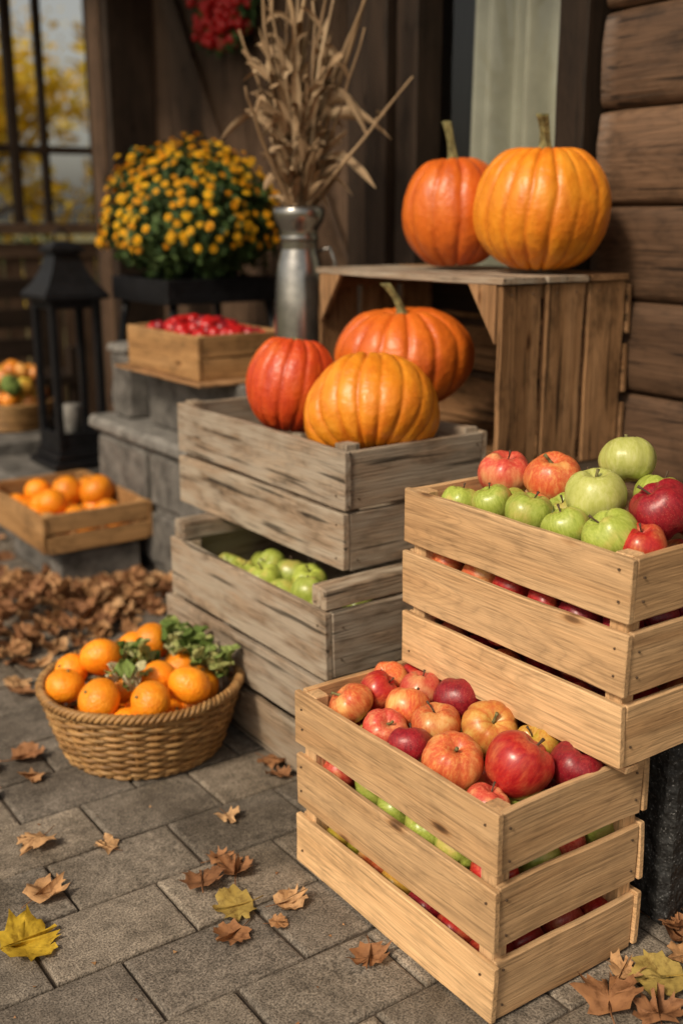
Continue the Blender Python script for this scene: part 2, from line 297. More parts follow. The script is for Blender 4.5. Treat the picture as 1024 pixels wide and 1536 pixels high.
def pumpkin(name,c,rx,rz,mat,ribs=13,tilt=(0,0,0),stem=(.10,.03,.02),depth=.05,sr0=.013,dent=.2,egg=0.0,stemmat='stemg'):
    mb=MB(); seg=ribs*12; rings=44; vs=[];g=[];gr=[]; off=Vector((R.uniform(-20,20),R.uniform(-20,20),R.uniform(-20,20))); sd=R.uniform(0,50)
    rot=Matrix.Rotation(tilt[2],3,'Z')@Matrix.Rotation(tilt[0],3,'X')@Matrix.Rotation(tilt[1],3,'Y')
    amp=[R.uniform(.3,1.3) for _ in range(ribs)]; bul=[R.uniform(-.010,.010) for _ in range(ribs)]
    for i in range(rings+1):
        ph=math.pi*i/rings; s_=math.sin(ph); cz=math.cos(ph)
        for j in range(seg):
            th=2*math.pi*j/seg; a=th*ribs/(2*math.pi); ri=int((a+.5)%ribs); q=abs(math.sin(math.pi*a)); 
            gv=(1-q)**2.2; fade=min(1,s_*1.6)
            k=1-depth*amp[ri]*((1-q)**1.9)*(fade*.75+.25*abs(cz))+bul[int(a)%ribs]*q*s_
            rho=s_**.86 if s_>1e-6 else 0
            k*=1+.04*nz((math.cos(th)*1.3+sd,math.sin(th)*1.3,cz*1.3))+.007*nz((math.cos(th)*7+sd,math.sin(th)*7,cz*7))
            z=cz-(dent if cz>0 else -dent*.7)*math.exp(-(rho/.3)**2)
            z*=1-.05*gv*(abs(cz))
            rr=rho*(1-egg*cz); tw=.10*cz+.05*math.sin(a*2.1+sd)*0+.03*nz((sd,cz*2,0))
            p=Vector((rr*k*math.cos(th+tw),rr*k*math.sin(th+tw),z*(k if abs(cz)<.9 else 1)))
            vs.append(rot@Vector((p.x*rx,p.y*rx,p.z*rz))); g.append(p+off); gr.append(gv*fade*min(1,amp[ri]))
    fs=[(i*seg+j,(i+1)*seg+j,(i+1)*seg+(j+1)%seg,i*seg+(j+1)%seg) for i in range(rings) for j in range(seg)]
    mb.add(vs,fs,mat,g,R.uniform(.35,.65),gr)
    h,bx,by=stem; sv=[];sg=[]; n=25; m=12; zb=rz*(1-dent)-.006
    for i in range(m+1):
        t=i/m; cc=Vector((bx*t*t,by*t*t,zb+h*t)); r=sr0*(.75+1.6*math.exp(-t*7)+.30*t**4)
        for j in range(n):
            a=2*math.pi*j/n; rr=r*(1+.20*math.cos(5*a+t*2.5)); v=cc+Vector((rr*math.cos(a),rr*math.sin(a),0)); sv.append(rot@v); sg.append(v)
    fs=[(i*n+j,i*n+(j+1)%n,(i+1)*n+(j+1)%n,(i+1)*n+j) for i in range(m) for j in range(n)]+[tuple(m*n+j for j in range(n))]
    mb.add(sv,fs,stemmat,sg,.5)
    o=mb.obj(name); o.location=Matrix.Rotation(A,3,'Z')@Vector(c); return o
# ------------------------------------------------------------------ leaves
HALF=[(0,1.0),(.07,.84),(.19,.82),(.14,.62),(.22,.56),(.34,.68),(.52,.76),(.50,.60),(.66,.52),(.80,.50),(.62,.38),(.56,.26),(.72,.20),(.84,.04),(.60,.02),(.44,-.08),(.46,-.28),(.22,-.22),(.02,-.2)]
OUT=HALF+[(-x,y) for x,y in reversed(HALF[1:-1])]+[(-.02,-.2)]
def leaf(mb,c,size,mat,rz=0,tilt=(0,0),curl=.3,rnd=None,stem=True,wide=None,rd=None):
    n=len(OUT); wd=wide or R.uniform(.72,1.0); sh1=R.uniform(-.15,.15); rd=R.uniform(.05,.42) if rd is None else rd
    jx=[]
    for x,y in OUT:
        r=math.hypot(x,y-.3); kk=(1-rd)+rd*.72/max(.3,r); jx.append(((x*kk+sh1*y)*wd*R.uniform(.88,1.12),(.3+(y-.3)*kk)*R.uniform(.92,1.08)))
    vs=[(0,.15,0)]
    for f in (.3,.6,.85,1): vs+=[(x*f,.15+(y-.15)*f,0) for x,y in jx]
    ca,cb,sd=curl*R.uniform(.3,1.5),curl*R.uniform(-.5,1.0),R.uniform(0,50)
    o=R.uniform(-30,30); g=[(x+o,y+o,0) for x,y,z in vs]
    def zf(x,y):
        r2=x*x+(y-.15)**2
        vein=min(abs(x),abs(x-y*.8)*.8,abs(x+y*.8)*.8)
        return ca*x*x*.9+cb*(y-.2)**2*.7+.35*curl*nz((x*1.6+sd,y*1.6,0))+.18*nz((x*4.5+sd,y*4.5,3))*(.3+r2)+.14*min(vein,.2)+curl*.5*max(0,r2-.35)*nz((x*2+sd,y*2,7))*3
    vs=[(x,y,zf(x,y)) for x,y,z in vs]
    fs=[(0,1+j,1+(j+1)%n) for j in range(n)]
    for k in (0,1,2): fs+=[(1+k*n+j,1+(k+1)*n+j,1+(k+1)*n+(j+1)%n,1+k*n+(j+1)%n) for j in range(n)]
    rot=Matrix.Rotation(rz,3,'Z')@Matrix.Rotation(tilt[0],3,'X')@Matrix.Rotation(tilt[1],3,'Y')
    rnd=R.random() if rnd is None else rnd
    tv=[rot@(Vector(p)*size) for p in vs]; mz=min(p.z for p in tv)
    sh=Vector((c[0],c[1],c[2]-mz if stem else c[2]))
    mb.add([p+sh for p in tv],fs,mat,g,float(rnd),None,True)
    if stem: 
        pts=[rot@(Vector((.0,.1,.02))*size)+sh,rot@(Vector((.02,-.3,.03))*size)+sh,rot@(Vector((.08,-.7,.08))*size)+sh]
        tube(mb,pts,size*.018,mat,4,.1)
# ================================================================== GROUND
me=bpy.data.meshes.new('ground'); me.from_pydata([(-400,-400,-.03),(400,-400,-.03),(400,400,-.03),(-400,400,-.03)],[],[(0,1,2,3)]); me.materials.append(M['ground'])
o=bpy.data.objects.new('ground',me); scene.collection.objects.link(o)
mb=MB()
bs_,bt=.158,.236; T0,T1,S0,S1=-3.2,2.3,-1.0,5.1
mb.add([(T0,S0,-.008),(T1,S0,-.008),(T1,S1,-.008),(T0,S1,-.008),(T0,S0,-.05),(T1,S0,-.05),(T1,S1,-.05),(T0,S1,-.05)],[(0,1,2,3),(4,5,1,0),(5,6,2,1),(6,7,3,2),(7,4,0,3)],'earth',None,.5,None,False)
row=0; s=S0
while s<S1-.01:
    t=T0+(row%2)*bt*.5 - (R.uniform(0,.03))
    while t<T1-.02:
        w=bt; g_=.0030; x0,x1=max(t+g_,T0),min(t+w-g_,T1); y0,y1=s+g_,s+bs_-g_
        if x1-x0>.04:
            c=.0048; tl=(R.uniform(-.014,.014),R.uniform(-.012,.012)); b0=R.uniform(-.0020,.0008); rn=R.random()
            vs=[]; e=[R.uniform(-.0018,.0018) for _ in range(8)]
            for (zz,ins) in ((-.02,0),(-c,0),(-c*.3,c*.4),(0,c*1.3)):
                for k,(x,y) in enumerate(((x0+ins,y0+ins),(x1-ins,y0+ins),(x1-ins,y1-ins),(x0+ins,y1-ins))):
                    vs.append((x+e[k],y+e[k+4],zz+b0+(x-(x0+x1)/2)*tl[0]+(y-(y0+y1)/2)*tl[1]))
            fs=[(i*4+j,i*4+(j+1)%4,(i+1)*4+(j+1)%4,(i+1)*4+j) for i in range(3) for j in range(4)]+[(12,13,14,15)]
            mb.add(vs,fs,'paver',None,rn,None,False)
        t+=w
    s+=bs_; row+=1
mb.obj('pavement')
# ================================================================== HOUSE
house=empty('log_cabin')
mb=MB()
def log(mb,s0,s1,zc,h,t,mat='log',bul=.034):
    n=11; m=max(6,int((s1-s0)/.06)); vs=[];g=[]; off=(R.uniform(-40,40),R.uniform(-40,40),0); sd=R.uniform(0,50)
    for i in range(m+1):
        y=s0+(s1-s0)*i/m
        for j in range(n):
            a=-math.pi/2+math.pi*j/(n-1); bb=bul*(.72 if i in (0,m) else 1); hh=h*(.97 if i in(0,m) else 1)
            px=t-(bb*max(0,math.cos(a))**.42)+.006*nz((y*4+sd,a*2,0))*math.cos(a); pz=zc+hh/2*math.sin(a)*.995+.005*nz((y*2,sd,a))
            vs.append((px,y,pz)); g.append((y+off[0],pz+off[1],px))
    fs=[(i*n+j,(i+1)*n+j,(i+1)*n+j+1,i*n+j+1) for i in range(m) for j in range(n-1)]+[tuple(range(n-1,-1,-1)),tuple(m*n+j for j in range(n))]
    mb.add(vs,[tuple(reversed(f)) for f in fs],mat,g,R.random())
lh=.21; z=.08
WT=2.0
while z<2.6:
    log(mb,-.6,1.81,z+lh/2,lh,WT+.02)
    if z+lh<.93: log(mb,1.815,2.72,z+lh/2,lh,WT+.02)
    if z>2.1: log(mb,1.815,2.72,z+lh/2,lh,WT+.02)
    z+=lh
plank(mb,(WT+.10,.6,1.3),(.12,2.4,2.7),'darkw',.005)
plank(mb,(WT+.02,.6,.04),(.1,2.4,.08),'stone',.005)
mb.obj('log_wall',house)
mb=MB()
for sc in (1.865,2.47): plank(mb,(WT,sc,1.50),(.09,.09,1.26),'darkw',.004)
for sc in (2.58,2.69): plank(mb,(WT-.01+.02*(sc>2.6),sc,1.25),(.11,.095,2.5),'darkw',.004)
plank(mb,(WT,2.165,.90),(.11,.80,.07),'darkw',.004); plank(mb,(WT,2.165,2.15),(.10,.80,.07),'darkw',.004)
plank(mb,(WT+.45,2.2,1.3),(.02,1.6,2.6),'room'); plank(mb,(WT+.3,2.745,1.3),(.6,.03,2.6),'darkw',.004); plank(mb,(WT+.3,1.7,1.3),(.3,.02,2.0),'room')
mb.obj('window_frame',house)
mb=MB(); mb.add([(WT+.02,1.9,.92),(WT+.02,2.43,.92),(WT+.02,2.43,2.13),(WT+.02,1.9,2.13)],[(0,3,2,1)],'glass',None,.5,None,False); mb.obj('window_glass',house)
mb=MB(); vs=[];n=160
for i in range(n+1):
    y=1.76+.63*i/n; 
    for k in range(6):
        zz=.85+1.4*k/5; x=WT+.11+(.024*math.sin(y*85+.6*math.sin(k*.7+y*13))+.018*math.sin(y*37+1+k*.1))*(1.1-.06*k); vs.append((x,y,zz))
mb.add(vs,[(i*6+k,(i+1)*6+k,(i+1)*6+k+1,i*6+k+1) for i in range(n) for k in range(5)],'curt'); mb.obj('curtain',house)
mb=MB(); y=2.76; WB=2.32
while y<4.95:
    w=R.uniform(.15,.19); plank(mb,(WB+R.uniform(0,.006),y+w/2,1.3),(.025,w-.006,2.6),'plankw',.003); y+=w
plank(mb,(WB+.05,3.85,1.3),(.04,2.3,2.62),'darkw')
for q in (0,1):
    plank(mb,(WB-.028,3.55+q*.62,1.45),(.022,.09,1.5),'plankw',.003,rot=Matrix.Rotation(math.radians(-32),3,'X'))
plank(mb,(WB-.03,3.4,.62),(.03,1.3,.14),'plankw'); plank(mb,(WB-.03,4.75,1.3),(.05,.08,2.6),'plankw')
mb.obj('plank_wall',house)
mb=MB()  # unseen roof, added to shade the post and the background
for i in range(12): plank(mb,(1.26+i*.105,2.9,2.62),(.10,5.4,.02),'darkw',.003)
plank(mb,(1.19,2.9,2.6),(.06,5.4,.18),'plankw'); 
for i in range(7): plank(mb,(1.82,.4+i*.8,2.54),(1.2,.06,.10),'darkw')
mb.obj('added_shade_roof',house)
mb=MB(); plank(mb,(1.94,4.26,1.28),(.20,.20,2.55),'darkw',.008); plank(mb,(1.835,4.26,1.28),(.008,.12,2.5),'plankw',.001)  # thin paler strip stands in for garden light on the post's outer face
plank(mb,(1.94,4.26,.1),(.26,.26,.2),'stone',.01); mb.obj('porch_post')
mb=MB()
plank(mb,(1.3,5.2,1.06),(2.1,.09,.05),'plankw'); plank(mb,(1.3,5.2,.96),(2.1,.04,.07),'plankw'); plank(mb,(1.3,5.2,.12),(2.1,.05,.07),'plankw')
tt=.3
while tt<2.3: plank(mb,(tt,5.2,.53),(.082,.02,.80),'plankw'); tt+=.092
for q,w in ((.4,.12),(1.15,.06),(1.62,.09),(1.82,.045),(1.965,.035),(2.26,.1)): plank(mb,(q,5.2,1.85),(w,w,1.55),'darkw')
plank(mb,(1.95,5.2,1.42),(.55,.03,.035),'darkw'); 
for q in (.4,1.15,2.3): plank(mb,(q,5.2,.52),(.10,.10,1.04),'darkw')
mb.obj('porch_railing')
mb=MB()
plank(mb,(1.35,4.6,.44),(.9,.34,.04),'darkw'); 
for q in (0,1,2): plank(mb,(1.35,4.80,.55+q*.13),(.9,.025,.085),'darkw')
for q in (.95,1.75):
    for w in (4.46,4.79): plank(mb,(q,w,.30 if w<4.6 else .42),(.05,.05,.56 if w<4.6 else .84),'darkw')
mb.obj('wooden_bench')
# ================================================================== STONE LEDGE
mb=MB()
block(mb,(1.875,2.99,.205),(.85,1.0,.41),'stone'); block(mb,(1.865,2.99,.4325),(.90,1.06,.045),'stonew',.012)
for i in range(5):
    block(mb,(1.447,2.60+i*.2,.31 if i%2 else .12),(.03,.185,.17),'stone',.01)
    block(mb,(1.447,2.58+i*.2,.12 if i%2 else .31),(.03,.185,.17),'stone',.01)
block(mb,(1.86,2.84,.555),(.70,.78,.20),'stone'); mb.obj('stone_ledge')
mb=MB(); block(mb,(1.55,3.39,.565),(.13,.13,.22),'stone',.012); block(mb,(1.55,3.39,.69),(.15,.15,.03),'stonew',.01); mb.obj('stone_pier')
mb=MB(); block(mb,(1.26,3.3,.06),(.28,.42,.115),'stone',.015); mb.obj('stone_block')
mb=MB(); block(mb,(1.43,3.93,.12),(.5,.62,.24),'stone',.015); mb.obj('stone_step')
mb=MB(); block(mb,(1.46,1.16,.165),(.36,.46,.33),'granite',.015); mb.obj('granite_block')
# ================================================================== CRATES
mb=MB(); crate(mb,.915,1.225,.935,1.43,.004,.333,'pine',3,.019,.011,.027); mb.obj('wooden_crate')
mb=MB(); crate(mb,1.115,1.425,.905,1.395,.349,.664,'pine',3,.014,.011,.027)
for q in (1.15,1.39): plank(mb,(q,1.15,.342),(.03,.485,.011),'pine')
mb.obj('wooden_crate')
mb=MB(); crate(mb,1.185,1.56,1.67,2.375,.424,.667,'weath',2,.004,.016,.034,.012); mb.obj('wooden_crate')
mb=MB(); crate(mb,1.095,1.52,1.60,2.25,.238,.377,'weath',1,.0,.016,.036)
for sc in (1.60+.034,2.25-.034): plank(mb,(1.31,sc,.4005),(.42,.05,.043),'weath',.003)
mb.obj('wooden_crate')
mb=MB(); crate(mb,1.085,1.52,1.47,2.27,.01,.232,'weath',2,.012,.016,.036)
plank(mb,(1.079,1.98,.12),(.012,.03,.15),'weath'); mb.obj('wooden_crate')
mb=MB(); th=.013; t0,t1,s0,s1,z0,z1=1.57,1.965,1.665,2.335,.566,.985
w=(t1-t0)/3
for i in range(3):
    for sc in (s0+th/2,s1-th/2):
        plank(mb,(t0+w*(i+.5),sc,(z0+z1-.016)/2),(w-.018,th,z1-z0-.018),'brownw',jit=.003)
        for zz in (z0+.03,z1-.035):
            for dt in (-.03,.03): nail(mb,(t0+w*(i+.5)+dt,s0-.0012,zz),1)
for i in range(3):
    plank(mb,(t0+w*(i+.5),(s0+s1)/2,z1-.007),(w-.006,s1-s0+.012,.014),'weath' if i<2 else 'brownw',rnd=.45)
    plank(mb,(t0+w*(i+.5),(s0+s1)/2,z0+.007),(w-.008,s1-s0-.002,.014),'brownw')
for i in range(3):
    plank(mb,(t1-th/2+.013,(s0+s1)/2,z0+.07+i*.135),(th,s1-s0,.112),'brownw')
plank(mb,(t0+.2,s0+th+.014,z1-.032),(.36,.026,.03),'brownw'); plank(mb,(t0+.2,s1-th-.014,z1-.032),(.36,.026,.03),'brownw')
for (sa,sb) in ((s0+th+.001,s0+.10),(s1-th-.001,s1-.10)):
    zt=z1-.015; vs=[(t0+.004,sa,zt),(t0+.004,sb,zt),(t0+.004,sa,zt-.12),(t0+.016,sa,zt),(t0+.016,sb,zt),(t0+.016,sa,zt-.12)]
    fs=[(0,1,2),(3,5,4),(0,3,4,1),(1,4,5,2),(2,5,3,0)]
    mb.add(vs,fs,'brownw',[(v[2]*1,v[1]+7,v[0]) for v in vs],.35,None,False)
mb.obj('wooden_crate')
mb=MB(); crate(mb,1.57,1.95,1.68,2.33,.01,.28,'weath',2,.012,.016,.036); crate(mb,1.57,1.95,1.68,2.33,.284,.563,'weath',2,.012,.016,.036); mb.obj('wooden_crate')
mb=MB(); crate(mb,1.42,1.70,2.70,3.16,.662,.79,'orangew',2,.004,.012,.024); plank(mb,(1.56,2.92,.659),(.34,.56,.008),'brownw'); mb.obj('wooden_crate')
mb=MB(); crate(mb,1.075,1.435,3.07,3.62,.122,.242,'orangew',2,.003,.014,.028); mb.obj('wooden_crate')
# ================================================================== PUMPKINS
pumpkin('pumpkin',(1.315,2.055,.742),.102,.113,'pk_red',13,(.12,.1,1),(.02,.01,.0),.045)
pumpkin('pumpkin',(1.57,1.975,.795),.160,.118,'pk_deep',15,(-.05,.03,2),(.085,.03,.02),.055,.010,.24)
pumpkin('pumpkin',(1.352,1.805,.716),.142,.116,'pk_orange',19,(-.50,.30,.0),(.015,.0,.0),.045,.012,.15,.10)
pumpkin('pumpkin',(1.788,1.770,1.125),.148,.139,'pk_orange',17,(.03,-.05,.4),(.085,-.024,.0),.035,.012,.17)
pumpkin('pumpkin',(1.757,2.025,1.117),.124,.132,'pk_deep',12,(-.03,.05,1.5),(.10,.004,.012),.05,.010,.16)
# ================================================================== APPLES
def tilt(a=.5): return (R.uniform(-a,a),R.uniform(-a,a))
mb=MB()
top=[(1.345,.968,.325,.040,'ap_blush',8),(1.351,1.030,.330,.034,'ap_red',0),(1.268,1.026,.330,.037,'ap_blush',0),(1.245,.964,.320,.037,'ap_pink',8),(1.309,1.09,.328,.037,'ap_pink',0),
(1.237,1.108,.334,.043,'ap_dark',0),(1.135,1.085,.332,.046,'ap_yel',8),(1.196,1.028,.328,.040,'ap_blush',0),(1.176,.958,.322,.034,'ap_dark',0),(1.094,.974,.328,.046,'ap_blush',9),
(1.022,1.035,.334,.050,'ap_red',0),(1.06,1.112,.325,.036,'ap_yg',0),(.985,1.118,.322,.041,'ap_dark',0),(1.385,1.08,.322,.035,'ap_blush',0),(1.38,1.14,.31,.036,'ap_red',0),(1.30,1.16,.305,.036,'ap_dark',0),(1.165,1.15,.315,.036,'ap_red',0),(1.01,.965,.296,.034,'ap_pink',0)]
for s,t,z,r,m,rb in top: apple(mb,(t,s,z),r,m,rb,tilt(.7),True,.82 if rb else .9,rb>0)
low=['ap_red','ap_pink','ap_blush','ap_green','ap_green','ap_yg','ap_red','ap_dark','ap_pale']
for k,z in enumerate((.052,.125,.198,.268)):
    s=.99+.02*(k%2)
    while s<1.40:
        t=.966+.012*(k%2)
        while t<1.185:
            apple(mb,(t+R.uniform(-.006,.006),s+R.uniform(-.008,.008),z),R.uniform(.034,.038),R.choice(low),0,tilt(1.5),False,seg=20,rings=12)
            t+=.072
        s+=.074
mb.obj('apple_pile')
mb=MB()
top=[(1.235,1.168,.660,.034,'ap_green',0),(1.155,1.168,.662,.037,'ap_green',0),(1.075,1.168,.658,.036,'ap_green',0),(.995,1.174,.662,.042,'ap_green',0),(1.31,1.165,.648,.032,'ap_green',0),
(1.311,1.266,.682,.045,'ap_pink',0),(1.217,1.283,.692,.047,'ap_blush',7),(1.079,1.232,.698,.047,'ap_pale',6),(1.117,1.343,.733,.045,'ap_pale',8),(1.05,1.345,.685,.04,'ap_green',0),
(.975,1.255,.694,.046,'ap_dark',0),(.953,1.190,.656,.035,'ap_red',0),(.955,1.335,.688,.04,'ap_pink',0),(1.14,1.235,.656,.034,'ap_green',0),(1.19,1.215,.650,.032,'ap_blush',0),(1.30,1.36,.66,.04,'ap_red',0),(1.20,1.37,.66,.04,'ap_green',0),(1.02,1.39,.655,.035,'ap_red',0),(1.25,1.22,.645,.032,'ap_green',0)]
for s,t,z,r,m,rb in top: apple(mb,(t,s,z),r,m,rb,tilt(.5),True,.86 if rb else .9,rb>0,rd=.035)
low=['ap_dark','ap_red','ap_blush','ap_green','ap_pink','ap_dark']
for k,z in enumerate((.392,.462,.532,.600)):
    s=.96+.02*(k%2)
    while s<1.365:
        t=1.166+.012*(k%2)
        while t<1.39:
            apple(mb,(t+R.uniform(-.006,.006),s+R.uniform(-.008,.008),z),R.uniform(.034,.038),R.choice(low),0,tilt(1.5),False,seg=20,rings=12); t+=.072
        s+=.074
mb.obj('apple_pile')
mb=MB()
for s,t,z in ((1.80,1.185,.345),(1.86,1.155,.325),(1.845,1.22,.355),(1.93,1.158,.345),(1.925,1.225,.345),(2.03,1.155,.328),(2.10,1.16,.32),(2.0,1.22,.345),(1.74,1.16,.315)):
    apple(mb,(t,s,z),R.uniform(.034,.040),'ap_green',0,tilt(.8),True)
for i in range(8):
    for t in (1.15,1.23,1.31): apple(mb,(t,1.68+i*.072,.282),.036,'ap_green',0,tilt(1),False,seg=16,rings=10)
mb.obj('apple_pile')
def orange(mb,c,r):
    vs=[];g=[];seg,rings=28,18; off=Vector((R.uniform(-20,20),R.uniform(-20,20),R.uniform(-20,20))); rot=Matrix.Rotation(R.uniform(-.9,.9),3,'X')@Matrix.Rotation(R.uniform(-.9,.9),3,'Y')
    sd=R.uniform(0,50); fl=R.uniform(.82,.95)
    for i in range(rings+1):
        ph=math.pi*i/rings
        for j in range(seg):
            th=2*math.pi*j/seg; p=Vector((math.sin(ph)*math.cos(th),math.sin(ph)*math.sin(th),math.cos(ph)*fl)); rho=math.sin(ph)
            p.z-=math.copysign(.06,math.cos(ph))*math.exp(-(rho/.16)**2); k=1+.05*nz((p.x+sd,p.y,p.z),1.5)
            if p.z>0: k*=1-.02*abs(math.cos(4*th))*math.exp(-(rho/.35)**2)
            vs.append(rot@(p*r*k)+Vector(c)); g.append(p+off)
    mb.add(vs,[(i*seg+j,(i+1)*seg+j,(i+1)*seg+(j+1)%seg,i*seg+(j+1)%seg) for i in range(rings) for j in range(seg)],'mand',g,R.random())
    q=rot@Vector((0,0,.84*r*fl/.9))+Vector(c); d=rot@Vector((0,0,1)); tube(mb,[q-d*.002,q+d*.0035],[.004,.003],'stemg',6)
mb=MB()
for x,y,z,r in ((-.815,3.52,.228,.058),(-.915,3.53,.225,.052),(-.935,3.40,.215,.05),(-1.02,3.55,.22,.045),(-.85,3.38,.175,.045),(-.76,3.42,.18,.045),(-.87,3.62,.21,.05),(-.98,3.46,.19,.045)):
    t,s=loc(x,y); orange(mb,(t,s,z),r)
for i in range(5):
    for j in range(3): orange(mb,(1.15+j*.1,3.16+i*.09,.172),.043)
mb.obj('orange_pile')
def ball(mb,c,r,mat,seg=10,rings=7):
    vs=[(c[0]+r*math.sin(math.pi*i/rings)*math.cos(2*math.pi*j/seg),c[1]+r*math.sin(math.pi*i/rings)*math.sin(2*math.pi*j/seg),c[2]+r*math.cos(math.pi*i/rings)) for i in range(rings+1) for j in range(seg)]
    mb.add(vs,[(i*seg+j,(i+1)*seg+j,(i+1)*seg+(j+1)%seg,i*seg+(j+1)%seg) for i in range(rings) for j in range(seg)],mat,None,R.random())
mb=MB()
for i in range(110):
    t_,s_=R.uniform(1.455,1.665),R.uniform(2.74,3.12); hp=(1-((t_-1.56)/.13)**2)*(1-((s_-2.93)/.24)**2)
    ball(mb,(t_,s_,.752+R.uniform(.0,.012)+.05*max(0,hp)),R.uniform(.016,.024),R.choice(['berry','berry','ap_dark','berry']))
plank(mb,(1.56,2.93,.745),(.24,.42,.01),'leafb'); mb.obj('cranberries')
# ================================================================== BASKET
bx,by=-.428,2.155
mb=MB(); H0=.150; ns=30
def brad(z): q=z/H0; return .158+.05*q**.8
rows=17
for k in range(rows):
    z=.006+ (H0-.012)*k/(rows-1); pts=[]; m=ns*4
    for i in range(m+1):
        a=2*math.pi*i/m; o_=.0045*math.cos(ns/2*a*1+math.pi*(k%2)); rr=brad(z)+o_+.003*nz((a*2,k,0)); pts.append((bx+rr*math.cos(a),by+rr*math.sin(a),z+.003*nz((a*2,k*.3,2))))
    tube(mb,pts,R.uniform(.0042,.0054),'wick',6,gscale=3,caps=False)
for i in range(ns):
    a=2*math.pi*(i)/ns; tube(mb,[(bx+brad(z)*math.cos(a),by+brad(z)*math.sin(a),z) for z in (.0,.04,.08,.12,H0)],.0038,'wick',5)
for ph in (0,2.1,4.2):
    pts=[]; m=260
    for i in range(m+1):
        a=2*math.pi*i/m; b=a*34+ph; rr=brad(H0)+.002+.0065*math.cos(b)+.003*nz((a,3,3)); pts.append((bx+rr*math.cos(a),by+rr*math.sin(a),H0+.004+.0065*math.sin(b)+.005*nz((a*1.2,1,5))))
    tube(mb,pts,.0050,'wick',6,gscale=3,caps=False)
for ph in (0,3.14):
    pts=[]; m=200
    for i in range(m+1):
        a=2*math.pi*i/m; b=a*26+ph; rr=.160+.004*math.cos(b); pts.append((bx+rr*math.cos(a),by+rr*math.sin(a),.008+.005*math.sin(b)))
    tube(mb,pts,.005,'wick',6,gscale=3,caps=False)
vs=[(bx,by,.006)]+[(bx+.16*math.cos(2*math.pi*i/40),by+.16*math.sin(2*math.pi*i/40),.006) for i in range(40)]
mb.add(vs,[(0,1+i,1+(i+1)%40) for i in range(40)],'wick')
mb.obj('wicker_basket',rot=False)
mb=MB()
for x,y,z,r in ((-.572,2.085,.166,.041),(-.512,2.16,.200,.044),(-.487,2.012,.168,.046),(-.383,2.008,.166,.043),(-.312,2.065,.176,.045),(-.421,2.275,.190,.042),(-.578,2.16,.168,.037),(-.385,2.115,.172,.040),(-.455,2.09,.165,.038),(-.47,2.27,.175,.038),(-.35,2.2,.16,.04),(-.43,1.995,.12,.04),(-.54,2.26,.15,.038),(-.30,2.15,.14,.04),(-.34,2.02,.115,.036)):
    orange(mb,(x,y,z),r)
for i in range(14):
    a=i*2.4; q=.032*math.sqrt(i); orange(mb,(bx+q*math.cos(a)*1.05,by+q*math.sin(a)*1.05,.085),.04)
mb.obj('mandarin_oranges',rot=False)
mb=MB()
def frill(mb,c,size,mat,d,rnd):
    vs=[];g=[];n=9;m=11; D=Vector(d).normalized(); S=D.cross(Vector((0,0,1))).normalized(); U=S.cross(D); sd=R.uniform(0,40)
    for i in range(n):
        t=i/(n-1); w=math.sin(math.pi*(.15+.8*t))*.5
        for j in range(m):
            q=(j/(m-1)-.5)*2; p=D*t*size+S*q*w*size+U*size*(.35*t*(1-t)*2+.16*math.sin(q*9+t*7+sd)*abs(q)+.12*abs(q))
            vs.append(Vector(c)+p); g.append((q*1.5+sd,t*2,0))
    mb.add(vs,[(i*m+j,i*m+j+1,(i+1)*m+j+1,(i+1)*m+j) for i in range(n-1) for j in range(m-1)],mat,g,rnd)
for (x,y,z,n) in ((-.44,2.17,.18,22),(-.44,2.07,.175,12),(-.33,2.22,.18,40),(-.28,2.15,.175,24),(-.36,2.26,.185,24)):
    for i in range(n): frill(mb,(x+R.uniform(-.035,.035),y+R.uniform(-.03,.03),z+R.uniform(-.015,.025)),R.uniform(.022,.048),'kale',(R.uniform(-1,1),R.uniform(-1,1),R.uniform(.2,1.1)),R.random())
mb.obj('leafy_greens',rot=False)
# ================================================================== LANTERN
lt,ls=loc(-.975,3.90)
mb=MB(); z0=.242
def bx_(c,sz,mat='black',ch=.003): plank(mb,c,sz,mat,ch,.0004,n=3,warp=0)
bx_((lt,ls,z0+.012),(.25,.252,.024)); bx_((lt,ls,z0+.04),(.21,.212,.03)); bx_((lt,ls,z0+.065),(.185,.187,.02))
for a in (-1,1):
    for b in (-1,1): bx_((lt+a*.080,ls+b*.080,z0+.33),(.026,.027,.52))
for b in (-1,1):
    bx_((lt,ls+b*.082,z0+.575),(.14,.014,.03)); bx_((lt+b*.082,ls,z0+.575),(.014,.14,.03)); bx_((lt,ls+b*.082,z0+.10),(.14,.014,.05)); bx_((lt+b*.082,ls,z0+.10),(.014,.14,.05))
bx_((lt,ls,z0+.60),(.235,.237,.018))
def sqloft(prof):
    vs=[];
    for r,z in prof: vs+=[(lt-r,ls-r,z),(lt+r,ls-r,z),(lt+r,ls+r,z),(lt-r,ls+r,z)]
    m=len(prof); mb.add(vs,[(i*4+j,i*4+(j+1)%4,(i+1)*4+(j+1)%4,(i+1)*4+j) for i in range(m-1) for j in range(4)],'black',None,.5,None,False)
sqloft([(.117,z0+.609),(.085,z0+.645),(.062,z0+.69),(.048,z0+.73),(.045,z0+.745),(.06,z0+.75),(.06,z0+.765),(.03,z0+.785),(.0,z0+.79)])
tube(mb,[(lt+.025*math.cos(i*math.pi/8),ls,z0+.80+.025*math.sin(i*math.pi/8)) for i in range(17)],.004,'black',6)
lathe(mb,(lt,ls,z0+.075),[(0,.14),(.03,.14),(.033,.13),(.033,0),(0,0)],'stonew',16)
mb.obj('lantern')
gt,gs=loc(-1.30,4.28)
mb=MB(); block(mb,(gt,gs,.15),(.45,.5,.30),'stone',.015); mb.obj('stone_block')
mb=MB()
